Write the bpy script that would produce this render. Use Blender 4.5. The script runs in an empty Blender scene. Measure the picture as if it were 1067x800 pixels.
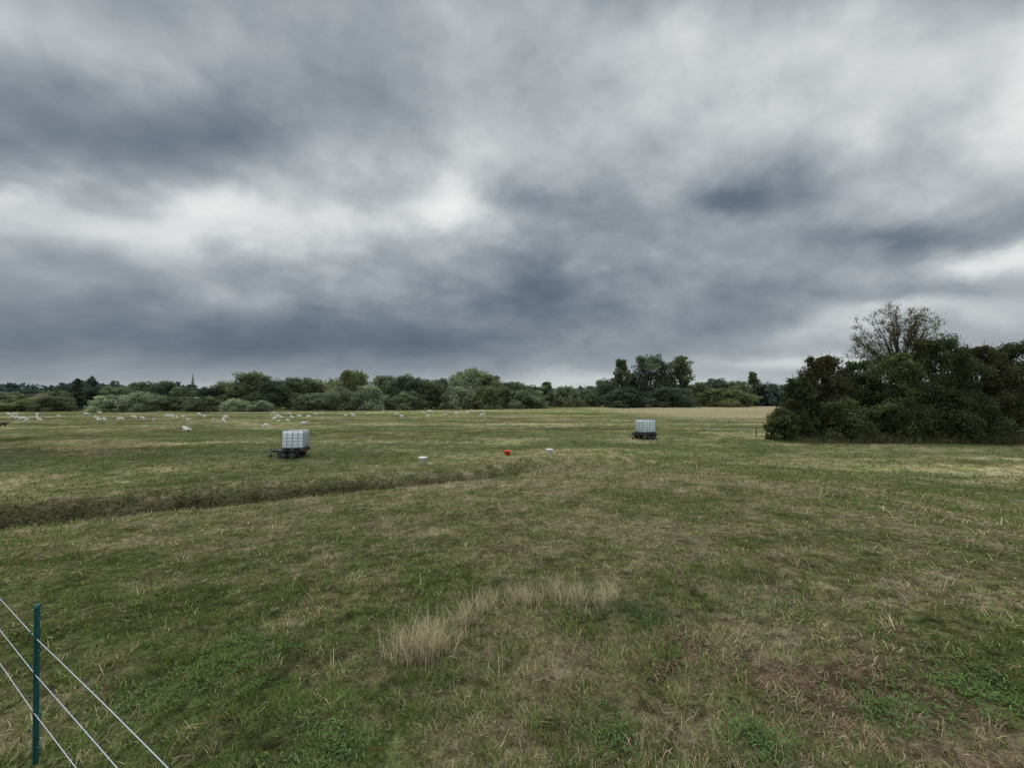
import bpy, math, random
import numpy as np
from mathutils import Vector, Matrix
R = math.radians
PI = math.pi
sc = bpy.context.scene
COL = sc.collection
rng = np.random.default_rng(11)
random.seed(5)

# ------------------------------------------------------------------ camera
CAMH = 3.3
F = 400.0
PITCH = math.atan(15.0 / F)
cam = bpy.data.cameras.new("camera")
cam.lens = 36.0 * F / 1067.0
cam.sensor_width = 36.0
cam.clip_start = 0.02
cam.clip_end = 9000
camo = bpy.data.objects.new("camera", cam)
COL.objects.link(camo)
camo.location = (0, 0, CAMH)
camo.rotation_euler = (PI / 2 + PITCH, 0, 0)
sc.camera = camo

def ray(px, py):
    X = (px - 533.5) / F
    U = (400 - py) / F
    return Vector((X, math.cos(PITCH) - U * math.sin(PITCH), math.sin(PITCH) + U * math.cos(PITCH)))

# ------------------------------------------------------------------ noise
def _h(ix, iy, s):
    n = (ix.astype(np.int64) * 374761393 + iy.astype(np.int64) * 668265263 + s * 1442695041) & 0x7fffffff
    n = ((n ^ (n >> 13)) * 1274126177) & 0x7fffffff
    n = n ^ (n >> 16)
    return (n & 0xffff) / 65535.0

def vn(x, y, s=0):
    xi = np.floor(x); yi = np.floor(y)
    fx = x - xi; fy = y - yi
    fx = fx * fx * (3 - 2 * fx); fy = fy * fy * (3 - 2 * fy)
    a = _h(xi, yi, s); b = _h(xi + 1, yi, s); c = _h(xi, yi + 1, s); d = _h(xi + 1, yi + 1, s)
    return (a * (1 - fx) + b * fx) * (1 - fy) + (c * (1 - fx) + d * fx) * fy

def fbm(x, y, s=0, o=4):
    t = 0; a = 0.5; n = 0
    for i in range(o):
        t = t + a * vn(x, y, s + i * 17); n += a
        x = x * 2.03 + 3.1; y = y * 2.03 + 7.7; a *= 0.5
    return t / n

def sstep(a, b, x):
    t = np.clip((x - a) / (b - a), 0, 1)
    return t * t * (3 - 2 * t)

# ------------------------------------------------------------------ terrain
def sdist(x, y):
    w = (fbm(x / 7.0, y / 7.0, 3, 2) - 0.5) * 1.8
    return (17.0 + 0.563 * x - y + 0.006 * (x + 2) ** 2 * (x < -2) * 1.0) / 1.147 + w

def terr(x, y):
    x = np.asarray(x, float); y = np.asarray(y, float)
    s = sdist(x, y)
    r = np.sqrt(x * x + y * y)
    fade = 1 - sstep(2, 16, x)
    sr = np.minimum(s, (24 - r) * 0.8)
    z = 1.40 * np.clip(sr / 14.6, 0, 1.02) + 0.25 * sstep(-0.2, 2.2, s) * fade * (1 - sstep(12, 20, r))
    z = z + 0.25 * (1 - fade) * (1 - sstep(3, 14, r)) 
    z = z - 0.48 * np.exp(-((s + 0.4) / 1.05) ** 2) * fade
    z = z + 0.14 * np.exp(-((s + 2.3) / 0.9) ** 2) * fade
    z = z + 0.10 * (fbm(x / 5, y / 5, 21, 3) - 0.5) * sstep(1, 10, r)
    z = z + 0.09 * (fbm(x / 0.5, y / 0.5, 31, 3) - 0.5) * (1 - sstep(15, 40, r))
    z = z + 0.25 * (fbm(x / 40, y / 40, 41, 2) - 0.5) * sstep(20, 60, r) * (1 - sstep(200, 400, r))
    return z

def tz(x, y):
    return float(terr(np.array([x]), np.array([y]))[0])

def ground(px, py):
    d = ray(px, py)
    X = d.x / d.y; Z = d.z / d.y
    lo = 0.4; t = lo
    while t < 600:
        if CAMH + t * Z < tz(t * X, t): break
        lo = t; t *= 1.04
    hi = t
    for _ in range(20):
        m = (lo + hi) / 2
        if CAMH + m * Z < tz(m * X, m): hi = m
        else: lo = m
    return Vector((hi * X, hi, tz(hi * X, hi)))

def at(px, depth):
    X = ray(px, 415).x * depth
    return Vector((X, depth, tz(X, depth)))

def gauss(x, y, cx, cy, rx, ry):
    return np.exp(-((x - cx) / rx) ** 2 - ((y - cy) / ry) ** 2)

def dryness(x, y):
    d = 0.53 + 0.9 * (fbm(x / 3.2, y / 2.2, 51, 4) - 0.5) + 1.3 * (fbm(x / 0.6, y / 0.6, 61, 4) - 0.5) + 1.0 * (fbm(x / 0.16, y / 0.16, 65, 2) - 0.5)
    d = d + 0.7 * (fbm(x / 14, y / 8, 71, 3) - 0.5)
    d = d + 0.30 * gauss(x, y, 1.7, 2.7, 1.5, 1.5) + 0.12 * gauss(x, y, 3.5, 6, 4, 3)
    d = d - 0.22 * gauss(x, y, -1.9, 2.6, 1.3, 1.2) - 0.3 * gauss(x, y, 3.1, 2.3, 0.7, 0.5) - 0.3 * gauss(x, y, 12, 14, 5, 4)
    d = d - 0.12 * gauss(x, y, -4.5, 4, 2.5, 2)
    return np.clip(d, 0, 1)

def brownpatch(x, y):
    n = fbm(x / 0.42, y / 0.36, 161, 4)
    near = gauss(x, y, 1.75, 2.6, 1.15, 1.2)
    return np.clip(sstep(0.46, 0.60, n) * near * 1.1 + sstep(0.66, 0.76, n) * 0.35, 0, 1) * (1 - sstep(6, 12, np.sqrt(x * x + y * y)))

def hollow(x, y):
    s = sdist(x, y)
    h = np.exp(-((s + 0.95) / 1.0) ** 2) * (0.75 + 0.7 * fbm(x / 2, y / 2, 81, 3)) * (1 - 0.9 * sstep(-10, 7, x)) * (1 - sstep(6, 16, x))
    h = h + .55 * np.exp(-((s + 1.15) / 0.45) ** 2) * sstep(.40, .56, fbm(x / 1.6, y / 1.2, 83, 3)) * (1 - sstep(-7, 4, x))
    return np.clip(h, 0, 1)

GREEN = np.array([0.104, 0.128, 0.043])
OLIVE = np.array([0.178, 0.170, 0.076])
STRAW = np.array([0.325, 0.270, 0.165])
def gcol(x, y):
    r = np.sqrt(x * x + y * y)
    d = dryness(x, y)
    a = np.clip(d * 2, 0, 1)[:, None]; b = np.clip(d * 2 - 1, 0, 1)[:, None]
    c = GREEN * (1 - a) + OLIVE * a
    c = c * (1 - b * 0.8) + STRAW * b * 0.8
    bp_ = brownpatch(x, y)[:, None]
    c = c * (1 - bp_ * .8) + np.array([0.160, 0.105, 0.068]) * bp_ * .8
    # streaks of ranker and thinner grass across the far meadow
    m = sstep(12, 26, r)
    st = fbm(x / 30, y / 7, 91, 4)
    c = c * (1 + m * (st - 0.5) * 1.4)[:, None]
    s2 = fbm(x / 4, y / 2.0, 93, 4)
    c = c * (1 + m * (s2 - 0.5) * 1.3)[:, None]
    g = m * sstep(0.48, 0.60, fbm(x / 13, y / 4.5, 95, 4))
    c = c * (1 - 0.6 * g[:, None]) + np.array([0.070, 0.096, 0.036]) * 0.6 * g[:, None]
    # ranker dark sward and broken earth along the shallow hollow
    h = hollow(x, y)[:, None] * 0.86
    c = c * (1 - h) + np.array([0.050, 0.043, 0.024]) * h
    # pale stubble beyond the meadow on the right
    p = sstep(58, 75, y + 0.05 * x) * sstep(14, 34, x - 0.05 * y) * (0.75 + 0.5 * (fbm(x / 20, y / 12, 97, 3) - .5))
    p = np.clip(p, 0, 1)[:, None]
    c = c * (1 - p) + np.array([0.33, 0.27, 0.17]) * p
    return np.clip(c, 0.01, 1)

# ------------------------------------------------------------------ helpers
def tag(o, label=None, cat=None, group=None, kind=None):
    if label: o['label'] = label
    if cat: o['category'] = cat
    if group: o['group'] = group
    if kind: o['kind'] = kind
    return o

def empty(name, loc, rz=0, parent=None):
    o = bpy.data.objects.new(name, None)
    o.empty_display_size = 0.2
    COL.objects.link(o)
    o.location = loc; o.rotation_euler = (0, 0, rz)
    return o

def link(name, me, mat, parent=None):
    o = bpy.data.objects.new(name, me)
    COL.objects.link(o)
    if mat is not None and len(me.materials) == 0: me.materials.append(mat)
    if parent is not None: o.parent = parent
    return o

def np_mesh(name, verts, faces_flat, starts, cols=None, smooth=False):
    me = bpy.data.meshes.new(name)
    me.vertices.add(len(verts)); me.vertices.foreach_set("co", np.ascontiguousarray(verts, dtype=np.float32).ravel())
    me.loops.add(len(faces_flat)); me.loops.foreach_set("vertex_index", np.ascontiguousarray(faces_flat, dtype=np.int32))
    me.polygons.add(len(starts)); me.polygons.foreach_set("loop_start", np.ascontiguousarray(starts, dtype=np.int32))
    if smooth: me.polygons.foreach_set("use_smooth", np.ones(len(starts), dtype=bool))
    if cols is not None:
        a = me.attributes.new("Col", 'FLOAT_COLOR', 'POINT')
        c4 = np.ones((len(verts), 4), dtype=np.float32); c4[:, :3] = cols
        a.data.foreach_set("color", c4.ravel())
    me.update(calc_edges=True)
    return me

class MB:
    def __init__(s): s.v = []; s.f = []
    def box(s, c, d, rz=0):
        n = len(s.v); x, y, z = d[0] / 2, d[1] / 2, d[2] / 2
        cr, sr = math.cos(rz), math.sin(rz)
        for dz in (-z, z):
            for dx, dy in ((-x, -y), (x, -y), (x, y), (-x, y)):
                s.v.append((c[0] + dx * cr - dy * sr, c[1] + dx * sr + dy * cr, c[2] + dz))
        s.f += [(n, n + 3, n + 2, n + 1), (n + 4, n + 5, n + 6, n + 7), (n, n + 1, n + 5, n + 4), (n + 1, n + 2, n + 6, n + 5), (n + 2, n + 3, n + 7, n + 6), (n + 3, n, n + 4, n + 7)]
        return s
    def tube(s, pts, rad, k=6, cap=True):
        pts = [Vector(p) for p in pts]
        if not hasattr(rad, '__len__'): rad = [rad] * len(pts)
        n = len(s.v)
        for i, p in enumerate(pts):
            t = (pts[min(i + 1, len(pts) - 1)] - pts[max(i - 1, 0)]).normalized()
            u = t.cross(Vector((0, 0, 1)))
            if u.length < 0.05: u = t.cross(Vector((1, 0, 0)))
            u.normalize(); w = t.cross(u)
            for j in range(k):
                a = 2 * PI * j / k
                s.v.append(tuple(p + u * math.cos(a) * rad[i] + w * math.sin(a) * rad[i]))
        for i in range(len(pts) - 1):
            for j in range(k):
                a = n + i * k + j; b = n + i * k + (j + 1) % k
                s.f.append((a, b, b + k, a + k))
        if cap:
            s.f.append(tuple(n + j for j in range(k))[::-1]); e = n + (len(pts) - 1) * k
            s.f.append(tuple(e + j for j in range(k)))
        return s
    def lathe(s, prof, k=20, c=(0, 0, 0), axis='z'):
        n = len(s.v)
        for (r, z) in prof:
            for j in range(k):
                a = 2 * PI * j / k
                if axis == 'z': s.v.append((c[0] + r * math.cos(a), c[1] + r * math.sin(a), c[2] + z))
                else: s.v.append((c[0] + r * math.cos(a), c[1] + z, c[2] + r * math.sin(a)))
        for i in range(len(prof) - 1):
            for j in range(k):
                a = n + i * k + j; b = n + i * k + (j + 1) % k
                s.f.append((a, b, b + k, a + k))
        return s
    def poly(s, pts, f):
        n = len(s.v); s.v += [tuple(p) for p in pts]; s.f += [tuple(n + i for i in q) for q in f]; return s
    def build(s, name, mat, parent=None, smooth=False, bevel=0):
        me = bpy.data.meshes.new(name); me.from_pydata(s.v, [], s.f); me.update()
        if smooth: me.polygons.foreach_set("use_smooth", [True] * len(me.polygons))
        o = link(name, me, mat, parent)
        if bevel:
            m = o.modifiers.new("bevel", 'BEVEL'); m.width = bevel; m.segments = 3
        return o

# ------------------------------------------------------------------ materials
def newmat(name):
    m = bpy.data.materials.new(name); m.use_nodes = True
    nt = m.node_tree; nt.nodes.clear()
    out = nt.nodes.new("ShaderNodeOutputMaterial")
    return m, nt, out

def simple(name, col, rough=0.6, spec=0.3, noise=0.25, scale=8, metal=0, bump=0.0):
    m, nt, out = newmat(name)
    b = nt.nodes.new("ShaderNodeBsdfPrincipled")
    b.inputs['Roughness'].default_value = rough; b.inputs['Metallic'].default_value = metal
    b.inputs['Specular IOR Level'].default_value = spec
    tc = nt.nodes.new("ShaderNodeTexCoord"); n = nt.nodes.new("ShaderNodeTexNoise")
    n.inputs['Scale'].default_value = scale; n.inputs['Detail'].default_value = 5
    nt.links.new(tc.outputs['Object'], n.inputs['Vector'])
    r = nt.nodes.new("ShaderNodeValToRGB")
    r.color_ramp.elements[0].position = 0.3; r.color_ramp.elements[1].position = 0.7
    r.color_ramp.elements[0].color = (*[c * (1 - noise) for c in col], 1)
    r.color_ramp.elements[1].color = (*[min(1, c * (1 + noise * 0.6)) for c in col], 1)
    nt.links.new(n.outputs['Fac'], r.inputs['Fac']); nt.links.new(r.outputs['Color'], b.inputs['Base Color'])
    if bump:
        bp = nt.nodes.new("ShaderNodeBump"); bp.inputs['Strength'].default_value = bump; bp.inputs['Distance'].default_value = 0.02
        nt.links.new(n.outputs['Fac'], bp.inputs['Height']); nt.links.new(bp.outputs['Normal'], b.inputs['Normal'])
    nt.links.new(b.outputs[0], out.inputs[0])
    return m

def leafmat(name, trans=0.3, objcol=True):
    m, nt, out = newmat(name)
    at_ = nt.nodes.new("ShaderNodeAttribute"); at_.attribute_name = "Col"
    c = at_.outputs['Color']
    if objcol:
        oi = nt.nodes.new("ShaderNodeObjectInfo")
        mx = nt.nodes.new("ShaderNodeMix"); mx.data_type = 'RGBA'; mx.blend_type = 'MULTIPLY'; mx.inputs[0].default_value = 1
        nt.links.new(c, mx.inputs[6]); nt.links.new(oi.outputs['Color'], mx.inputs[7]); c = mx.outputs[2]
    d = nt.nodes.new("ShaderNodeBsdfDiffuse"); t = nt.nodes.new("ShaderNodeBsdfTranslucent"); mix = nt.nodes.new("ShaderNodeMixShader")
    mix.inputs[0].default_value = trans
    nt.links.new(c, d.inputs[0]); nt.links.new(c, t.inputs[0])
    nt.links.new(d.outputs[0], mix.inputs[1]); nt.links.new(t.outputs[0], mix.inputs[2]); nt.links.new(mix.outputs[0], out.inputs[0])
    return m

M_leaf = leafmat("foliage", 0.35)
M_grass = leafmat("grass_blades", 0.35, objcol=False)
M_bark = simple("bark", (0.06, 0.050, 0.038), 0.9, 0.1, 0.4, 6, bump=0.5)
M_wool = simple("wool", (0.66, 0.62, 0.54), 0.95, 0.05, 0.15, 14, bump=0.4)
M_darkwool = simple("dark_wool", (0.05, 0.04, 0.035), 0.95, 0.05, 0.2, 14)
M_black = simple("black_paint", (0.022, 0.023, 0.026), 0.45, 0.4, 0.4, 10)
M_rubber = simple("tyre_rubber", (0.025, 0.025, 0.025), 0.85, 0.2, 0.3, 20)
M_galv = simple("galvanised_steel", (0.30, 0.32, 0.34), 0.5, 0.5, 0.2, 15, metal=0.3)
M_plastic = simple("milky_plastic", (0.72, 0.79, 0.79), 0.35, 0.45, 0.16, 2.0)
M_lid = simple("black_lid", (0.03, 0.03, 0.03), 0.5, 0.4, 0.2, 8)
M_pallet = simple("pallet", (0.10, 0.09, 0.08), 0.7, 0.2, 0.3, 6)
M_white = simple("white_bucket_plastic", (0.85, 0.85, 0.83), 0.45, 0.4, 0.08, 6)
M_red = simple("red_bucket_plastic", (0.90, 0.07, 0.035), 0.4, 0.4, 0.08, 6)
M_wood = simple("weathered_post_wood", (0.10, 0.085, 0.065), 0.85, 0.15, 0.35, 9, bump=0.5)
M_stone = simple("church_stone", (0.16, 0.16, 0.15), 0.9, 0.1, 0.2, 1)
M_slate = simple("slate", (0.11, 0.12, 0.11), 0.7, 0.2, 0.2, 1)
M_tile = simple("roof_tile", (0.11, 0.085, 0.075), 0.8, 0.15, 0.25, 1.5)
M_render = simple("pale_wall", (0.50, 0.49, 0.46), 0.8, 0.15, 0.12, 1)
M_brick = simple("brick", (0.17, 0.12, 0.095), 0.85, 0.15, 0.25, 3)
M_glass = simple("window_glass", (0.03, 0.035, 0.04), 0.15, 0.6, 0.1, 2)
M_greenpost = simple("green_post_plastic", (0.015, 0.085, 0.080), 0.4, 0.45, 0.3, 12)
M_redl = simple("red_lens", (0.35, 0.02, 0.02), 0.3, 0.5, 0.1, 8)
M_stem = simple("weed_stem", (0.10, 0.13, 0.045), 0.7, 0.2, 0.3, 20)

# poly wire: white strands with dark flecks
M_wire, nt, out = newmat("polywire")
b = nt.nodes.new("ShaderNodeBsdfPrincipled"); b.inputs['Roughness'].default_value = 0.5
tc = nt.nodes.new("ShaderNodeTexCoord"); w = nt.nodes.new("ShaderNodeTexWave"); w.inputs['Scale'].default_value = 28; w.bands_direction = 'X'
w.inputs['Distortion'].default_value = 0.5
r = nt.nodes.new("ShaderNodeValToRGB"); r.color_ramp.elements[0].position = 0.1; r.color_ramp.elements[0].color = (0.16, 0.17, 0.19, 1)
r.color_ramp.elements[1].position = 0.45; r.color_ramp.elements[1].color = (0.56, 0.58, 0.60, 1)
nt.links.new(tc.outputs['Object'], w.inputs['Vector']); nt.links.new(w.outputs['Fac'], r.inputs['Fac']); nt.links.new(r.outputs['Color'], b.inputs['Base Color'])
nt.links.new(b.outputs[0], out.inputs[0])

# ground
M_ground, nt, out = newmat("meadow_turf")
L = nt.links.new
ac = nt.nodes.new("ShaderNodeAttribute"); ac.attribute_name = "Col"
geo = nt.nodes.new("ShaderNodeNewGeometry")
def nz(scale, det, rough=0.6):
    n = nt.nodes.new("ShaderNodeTexNoise"); n.inputs['Scale'].default_value = scale; n.inputs['Detail'].default_value = det
    n.inputs['Roughness'].default_value = rough
    L(geo.outputs['Position'], n.inputs['Vector']); return n
n1 = nz(9, 5, 0.8); n2 = nz(1.6, 6, 0.8); n3 = nz(55, 2)
def mr(sock, a, b, lo, hi):
    m = nt.nodes.new("ShaderNodeMapRange"); m.inputs[1].default_value = a; m.inputs[2].default_value = b
    m.inputs[3].default_value = lo; m.inputs[4].default_value = hi; L(sock, m.inputs[0]); return m.outputs[0]
def mth(op, a, b):
    m = nt.nodes.new("ShaderNodeMath"); m.operation = op
    for i, q in enumerate((a, b)):
        if isinstance(q, (int, float)): m.inputs[i].default_value = q
        else: L(q, m.inputs[i])
    return m.outputs[0]
f = mth('MULTIPLY', mth('MULTIPLY', mr(n1.outputs['Fac'], 0.38, 0.62, 0.45, 1.5), mr(n2.outputs['Fac'], 0.35, 0.65, 0.55, 1.45)), mr(n3.outputs['Fac'], 0.3, 0.7, 0.65, 1.35))
vm = nt.nodes.new("ShaderNodeVectorMath"); vm.operation = 'SCALE'
L(ac.outputs['Color'], vm.inputs[0]); L(f, vm.inputs[3])
bs = nt.nodes.new("ShaderNodeBsdfDiffuse"); L(vm.outputs[0], bs.inputs['Color'])
bp = nt.nodes.new("ShaderNodeBump"); bp.inputs['Strength'].default_value = 1.0; bp.inputs['Distance'].default_value = 0.10
hh = mth('ADD', n1.outputs['Fac'], mth('MULTIPLY', n3.outputs['Fac'], 0.3)); L(hh, bp.inputs['Height']); L(bp.outputs['Normal'], bs.inputs['Normal'])
L(bs.outputs[0], out.inputs[0])

# ------------------------------------------------------------------ ground sheet
NR = 490
rad = 0.25 * (5000 / 0.25) ** (np.arange(NR) / (NR - 1))
th = np.concatenate([np.arange(-68, 68, 0.25), np.arange(68, 292, 2.5)])
NT = len(th)
TH, RR = np.meshgrid(np.radians(90 - th), rad)
gx = (RR * np.cos(TH)).ravel(); gy = (RR * np.sin(TH)).ravel()
gx = np.append(gx, 0.0); gy = np.append(gy, 0.0)
gz = terr(gx, gy)
gc = gcol(gx, gy)
rr_ = np.sqrt(gx ** 2 + gy ** 2)
gc *= (0.66 + 0.34 * sstep(3, 18, rr_))[:, None]     # ground colour is darker towards the camera, under the near blades
i, j = np.meshgrid(np.arange(NR - 1), np.arange(NT), indexing='ij')
a = (i * NT + j).ravel(); b2 = (i * NT + (j + 1) % NT).ravel()
quads = np.stack([a, a + NT, b2 + NT, b2], 1)
tri = np.stack([np.full(NT, len(gx) - 1), np.arange(NT), (np.arange(NT) + 1) % NT], 1)
flat = np.concatenate([quads.ravel(), tri.ravel()])
st = np.concatenate([np.arange(len(quads)) * 4, len(quads) * 4 + np.arange(NT) * 3])
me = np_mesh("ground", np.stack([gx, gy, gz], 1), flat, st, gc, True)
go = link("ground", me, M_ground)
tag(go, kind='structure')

# ------------------------------------------------------------------ grass blades
def blades(x, y, h, w, lean, cols, seed, bend=0.5):
    g = np.random.default_rng(seed); n = len(x)
    z = terr(x, y) - 0.01
    ang = g.uniform(0, 2 * PI, n)
    dx, dy = np.cos(ang), np.sin(ang)
    fa = g.uniform(0, PI, n); wx, wy = np.cos(fa) * w / 2, np.sin(fa) * w / 2
    ch, sh = np.cos(lean), np.sin(lean)
    l2 = np.clip(lean + bend * g.uniform(0.2, 1, n), 0, 1.75)
    mx = x + dx * sh * h * 0.5; my = y + dy * sh * h * 0.5; mz = z + ch * h * 0.5
    tx = mx + dx * np.sin(l2) * h * 0.5; ty = my + dy * np.sin(l2) * h * 0.5; tzv = mz + np.cos(l2) * h * 0.5
    V = np.empty((n, 5, 3))
    V[:, 0] = np.stack([x - wx, y - wy, z], 1); V[:, 1] = np.stack([x + wx, y + wy, z], 1)
    V[:, 2] = np.stack([mx + wx * .8, my + wy * .8, mz], 1); V[:, 3] = np.stack([mx - wx * .8, my - wy * .8, mz], 1)
    V[:, 4] = np.stack([tx, ty, tzv], 1)
    base = np.arange(n)[:, None] * 5
    fl = np.concatenate([base + np.array([[0, 1, 2, 3]]), base + np.array([[3, 2, 4]])], 1).ravel()
    stt = (np.arange(n)[:, None] * 7 + np.array([[0, 4]])).ravel()
    C = np.repeat(cols[:, None, :], 5, 1)
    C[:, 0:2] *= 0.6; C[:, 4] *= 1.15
    return V.reshape(-1, 3), fl, stt, C.reshape(-1, 3)

N = 620000
u = rng.uniform(0, 1, N)
p = 0.55
r0, r1 = 1.0, 42.0
r = (r0 ** -p + u * (r1 ** -p - r0 ** -p)) ** (-1 / p)
a = np.radians(90 - rng.uniform(-60, 60, N))
x = r * np.cos(a); y = r * np.sin(a)
tf = fbm(x / 0.11, y / 0.11, 131, 2)
bpv = brownpatch(x, y)
keep = rng.uniform(0, 1, N) < (sstep(0.25, 0.60, tf) * 0.8 + 0.2) * (1 - .40 * bpv)
x = x[keep]; y = y[keep]; r = r[keep]; tf = tf[keep]; bpv = bpv[keep]; N = len(x)
dry = dryness(x, y)
q = rng.uniform(0, 1, N)
gcl = np.array([[0.120, 0.172, 0.045], [0.175, 0.215, 0.066], [0.275, 0.262, 0.122], [0.50, 0.425, 0.265], [0.29, 0.19, 0.12]])
pd = np.stack([0.60 - 0.5 * dry, 0.27 - 0.1 * dry, 0.14 + 0.17 * dry, 0.045 + 0.30 * dry, 0.015 + 0.16 * dry], 1)
pd = np.cumsum(pd / pd.sum(1, keepdims=True), 1)
k = np.clip((q[:, None] > pd).sum(1), 0, 4)
k = np.where(rng.uniform(0, 1, N) < bpv * .8, np.where(rng.uniform(0, 1, N) < .7, 4, 3), k)
tuft = 0.55 + 0.9 * tf
cols = gcl[k] * (rng.uniform(0.6, 1.35, N) * tuft)[:, None]
hl = sstep(3, 25, r)[:, None] * 0.75
cols = cols * (1 - hl) + gcol(x, y) * rng.uniform(0.6, 1.6, (N, 1)) * hl
cols = cols * (1 - .72 * hollow(x, y))[:, None]
h = rng.uniform(0.020, 0.062, N) * (0.25 + 1.5 * tf)
h *= np.where(k == 3, 1.25, 1.0) * (1 + 1.0 * sstep(6, 18, r))
h *= np.where(rng.uniform(0, 1, N) < 0.03, 2.1, 1)
lean = np.clip(np.abs(rng.normal(0.6, 0.45, N)), 0, 1.45)
lean = np.where(k >= 3, np.clip(lean + 0.35, 0, 1.5), lean)
wd = np.clip(0.0018 * r, 0.0040, 0.05) * rng.uniform(0.6, 1.4, N)
wd = np.where(k >= 3, wd * 0.75, wd)
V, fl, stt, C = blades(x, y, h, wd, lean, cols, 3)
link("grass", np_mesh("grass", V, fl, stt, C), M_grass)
tag(bpy.data.objects["grass"], "short mixed green and straw coloured grass covering the sloping meadow", "grass", kind='stuff')

# ------------------------------------------------------------------ tall dry clumps
def clump(px, py, spread, n, hmax, label, colr=(0.64, 0.55, 0.34), seed=1, name="dry_grass_clump", cat="grass clump", group=None, lean0=0.15, w=0.0044, per=24, tight=.05, dx=0.0):
    c = ground(px, py)
    g = np.random.default_rng(seed)
    kc = max(5, n // per); cx = g.normal(0, spread, kc); cy = g.normal(0, spread * .55, kc) + cx * dx; ii = g.integers(0, kc, n)
    x = c.x + cx[ii] + g.normal(0, tight, n); y = c.y + cy[ii] + g.normal(0, tight, n)
    h = hmax * g.uniform(0.25, 1.0, n) * (.5 + .5 * g.uniform(0, 1, kc)[ii])
    cols = np.array(colr)[None] * g.uniform(0.45, 1.25, (n, 1))
    V, fl, stt, C = blades(x, y, h, np.full(n, w) * g.uniform(.6, 1.3, n), np.abs(g.normal(lean0, 0.28, n)), cols, seed + 5, 0.7)
    V = V - np.array([[c.x, c.y, c.z]])
    o = link(name, np_mesh(name, V, fl, stt, C), M_grass)
    o.location = c
    tag(o, label, cat, group)
    return o
clump(440, 684, 0.10, 760, 0.44, "tall pale straw grass clump in front, leftmost of the dry clumps", seed=2, tight=.045)
clump(492, 645, 0.17, 540, 0.32, "upright pale dry grass clump just behind and right of the leftmost dry clump", seed=3, dx=.4, per=28)
clump(545, 624, 0.20, 480, 0.27, "loose straw coloured grass clump in the middle of the dry clumps", seed=4, dx=.2, per=28)
clump(600, 626, 0.20, 640, 0.34, "pale seeding grass clump at the right end of the dry clumps", seed=6, per=30)
clump(560, 672, 0.34, 260, 0.18, "thin low wispy dry grass clump below the row of pale clumps", seed=7, colr=(0.5, 0.41, 0.26), per=14)
clump(745, 690, 0.28, 1400, 0.13, "flattened pinkish brown dead grass clump right of the dry clumps", seed=8, colr=(0.42, 0.285, 0.19), lean0=1.05, tight=.09)
clump(830, 745, 0.26, 1000, 0.12, "flattened brown dead grass clump in the lower right quarter", seed=18, colr=(0.42, 0.30, 0.20), lean0=1.05, tight=.09)
clump(700, 790, 0.20, 500, 0.16, "straw coloured dead grass clump at the bottom edge near the green weed", seed=9, colr=(0.54, 0.44, 0.28), lean0=0.6)
clump(207, 521, 0.30, 420, 0.10, "low dark brown dead grass clump on the earth edge of the hollow", seed=10, colr=(0.06, 0.04, 0.028), w=0.02, lean0=.7)

# ------------------------------------------------------------------ broad leaved weeds
def weed(px, py, n, spread, label, colr, seed, name="broadleaf_weed", lf=0.032, hg=.05):
    c = ground(px, py)
    g = random.Random(seed)
    root = empty(name, c, 0); tag(root, label, "weed", None)
    V = []; Fc = []; Cc = []
    def leaf(p, yaw, up, ln, wd):
        d = Vector((math.cos(yaw), math.sin(yaw), 0)); s = Vector((-d.y, d.x, 0))
        k = len(V); tone = g.uniform(0.5, 1.4)
        prof = [(0, .12), (.25, .8), (.55, 1), (.8, .6), (1, .03)]
        for t, wf in prof:
            q = p + d * ln * t * math.cos(up * (1 - t * .6)) + Vector((0, 0, ln * (math.sin(up) * t - 0.55 * t * t)))
            V.append(q + s * wd * wf * .5 + Vector((0, 0, wd * .18 * wf))); V.append(q); V.append(q - s * wd * wf * .5 + Vector((0, 0, wd * .18 * wf)))
            for _ in range(3): Cc.append([colr[m] * tone for m in range(3)])
        for m in range(4):
            b0 = k + m * 3
            Fc.append((b0, b0 + 1, b0 + 4, b0 + 3)); Fc.append((b0 + 1, b0 + 2, b0 + 5, b0 + 4))
    nc = max(4, n // 10)
    cr = [(g.gauss(0, spread * .55), g.gauss(0, spread * .5)) for _ in range(nc)]
    for m in range(n):
        cx, cy = cr[g.randrange(nc)]
        ox, oy = cx + g.gauss(0, .04), cy + g.gauss(0, .04)
        zz = tz(c.x + ox, c.y + oy) - c.z
        leaf(Vector((ox, oy, zz + .004 + hg * g.random() ** 1.4)), g.uniform(0, 2 * PI), g.uniform(.2, 1.3), lf * g.uniform(.5, 1.5), lf * g.uniform(.14, .30))
    flat = [i for q in Fc for i in q]
    link("leaves", np_mesh("leaves", np.array([tuple(v) for v in V]), flat, np.arange(len(Fc)) * 4, np.array(Cc), True), M_grass, root)
    for m in range(3):
        bx, by = cr[m]; zz = tz(c.x + bx, c.y + by) - c.z
        MB().tube([(bx, by, zz - 0.02), (bx * 1.05, by * 1.05, zz + hg * .6), (bx * 1.2, by * 1.1, zz + hg * 1.1)], [.003, .0025, .0012], 5).build("stem", M_stem, root)
    return root
G1 = (0.125, 0.190, 0.062); G2 = (0.070, 0.112, 0.046)
weed(785, 775, 480, 0.16, "bright green leafy weed in straw grass at the bottom, right of centre", G1, 1, hg=.10)
weed(664, 637, 420, 0.24, "dark green leafy weed just right of the pale dry clumps", G2, 2, hg=.09)
weed(250, 683, 800, 0.36, "low green leafy weed patch left of the tall straw clump", (0.125, 0.19, 0.062), 3, hg=.03)
weed(733, 592, 110, 0.12, "small dark weed standing behind the flattened brown grass", G2, 4, hg=.14)
weed(690, 585, 70, 0.10, "tiny dark weed left of the small dark weed", G2, 5, hg=.12)
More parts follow.
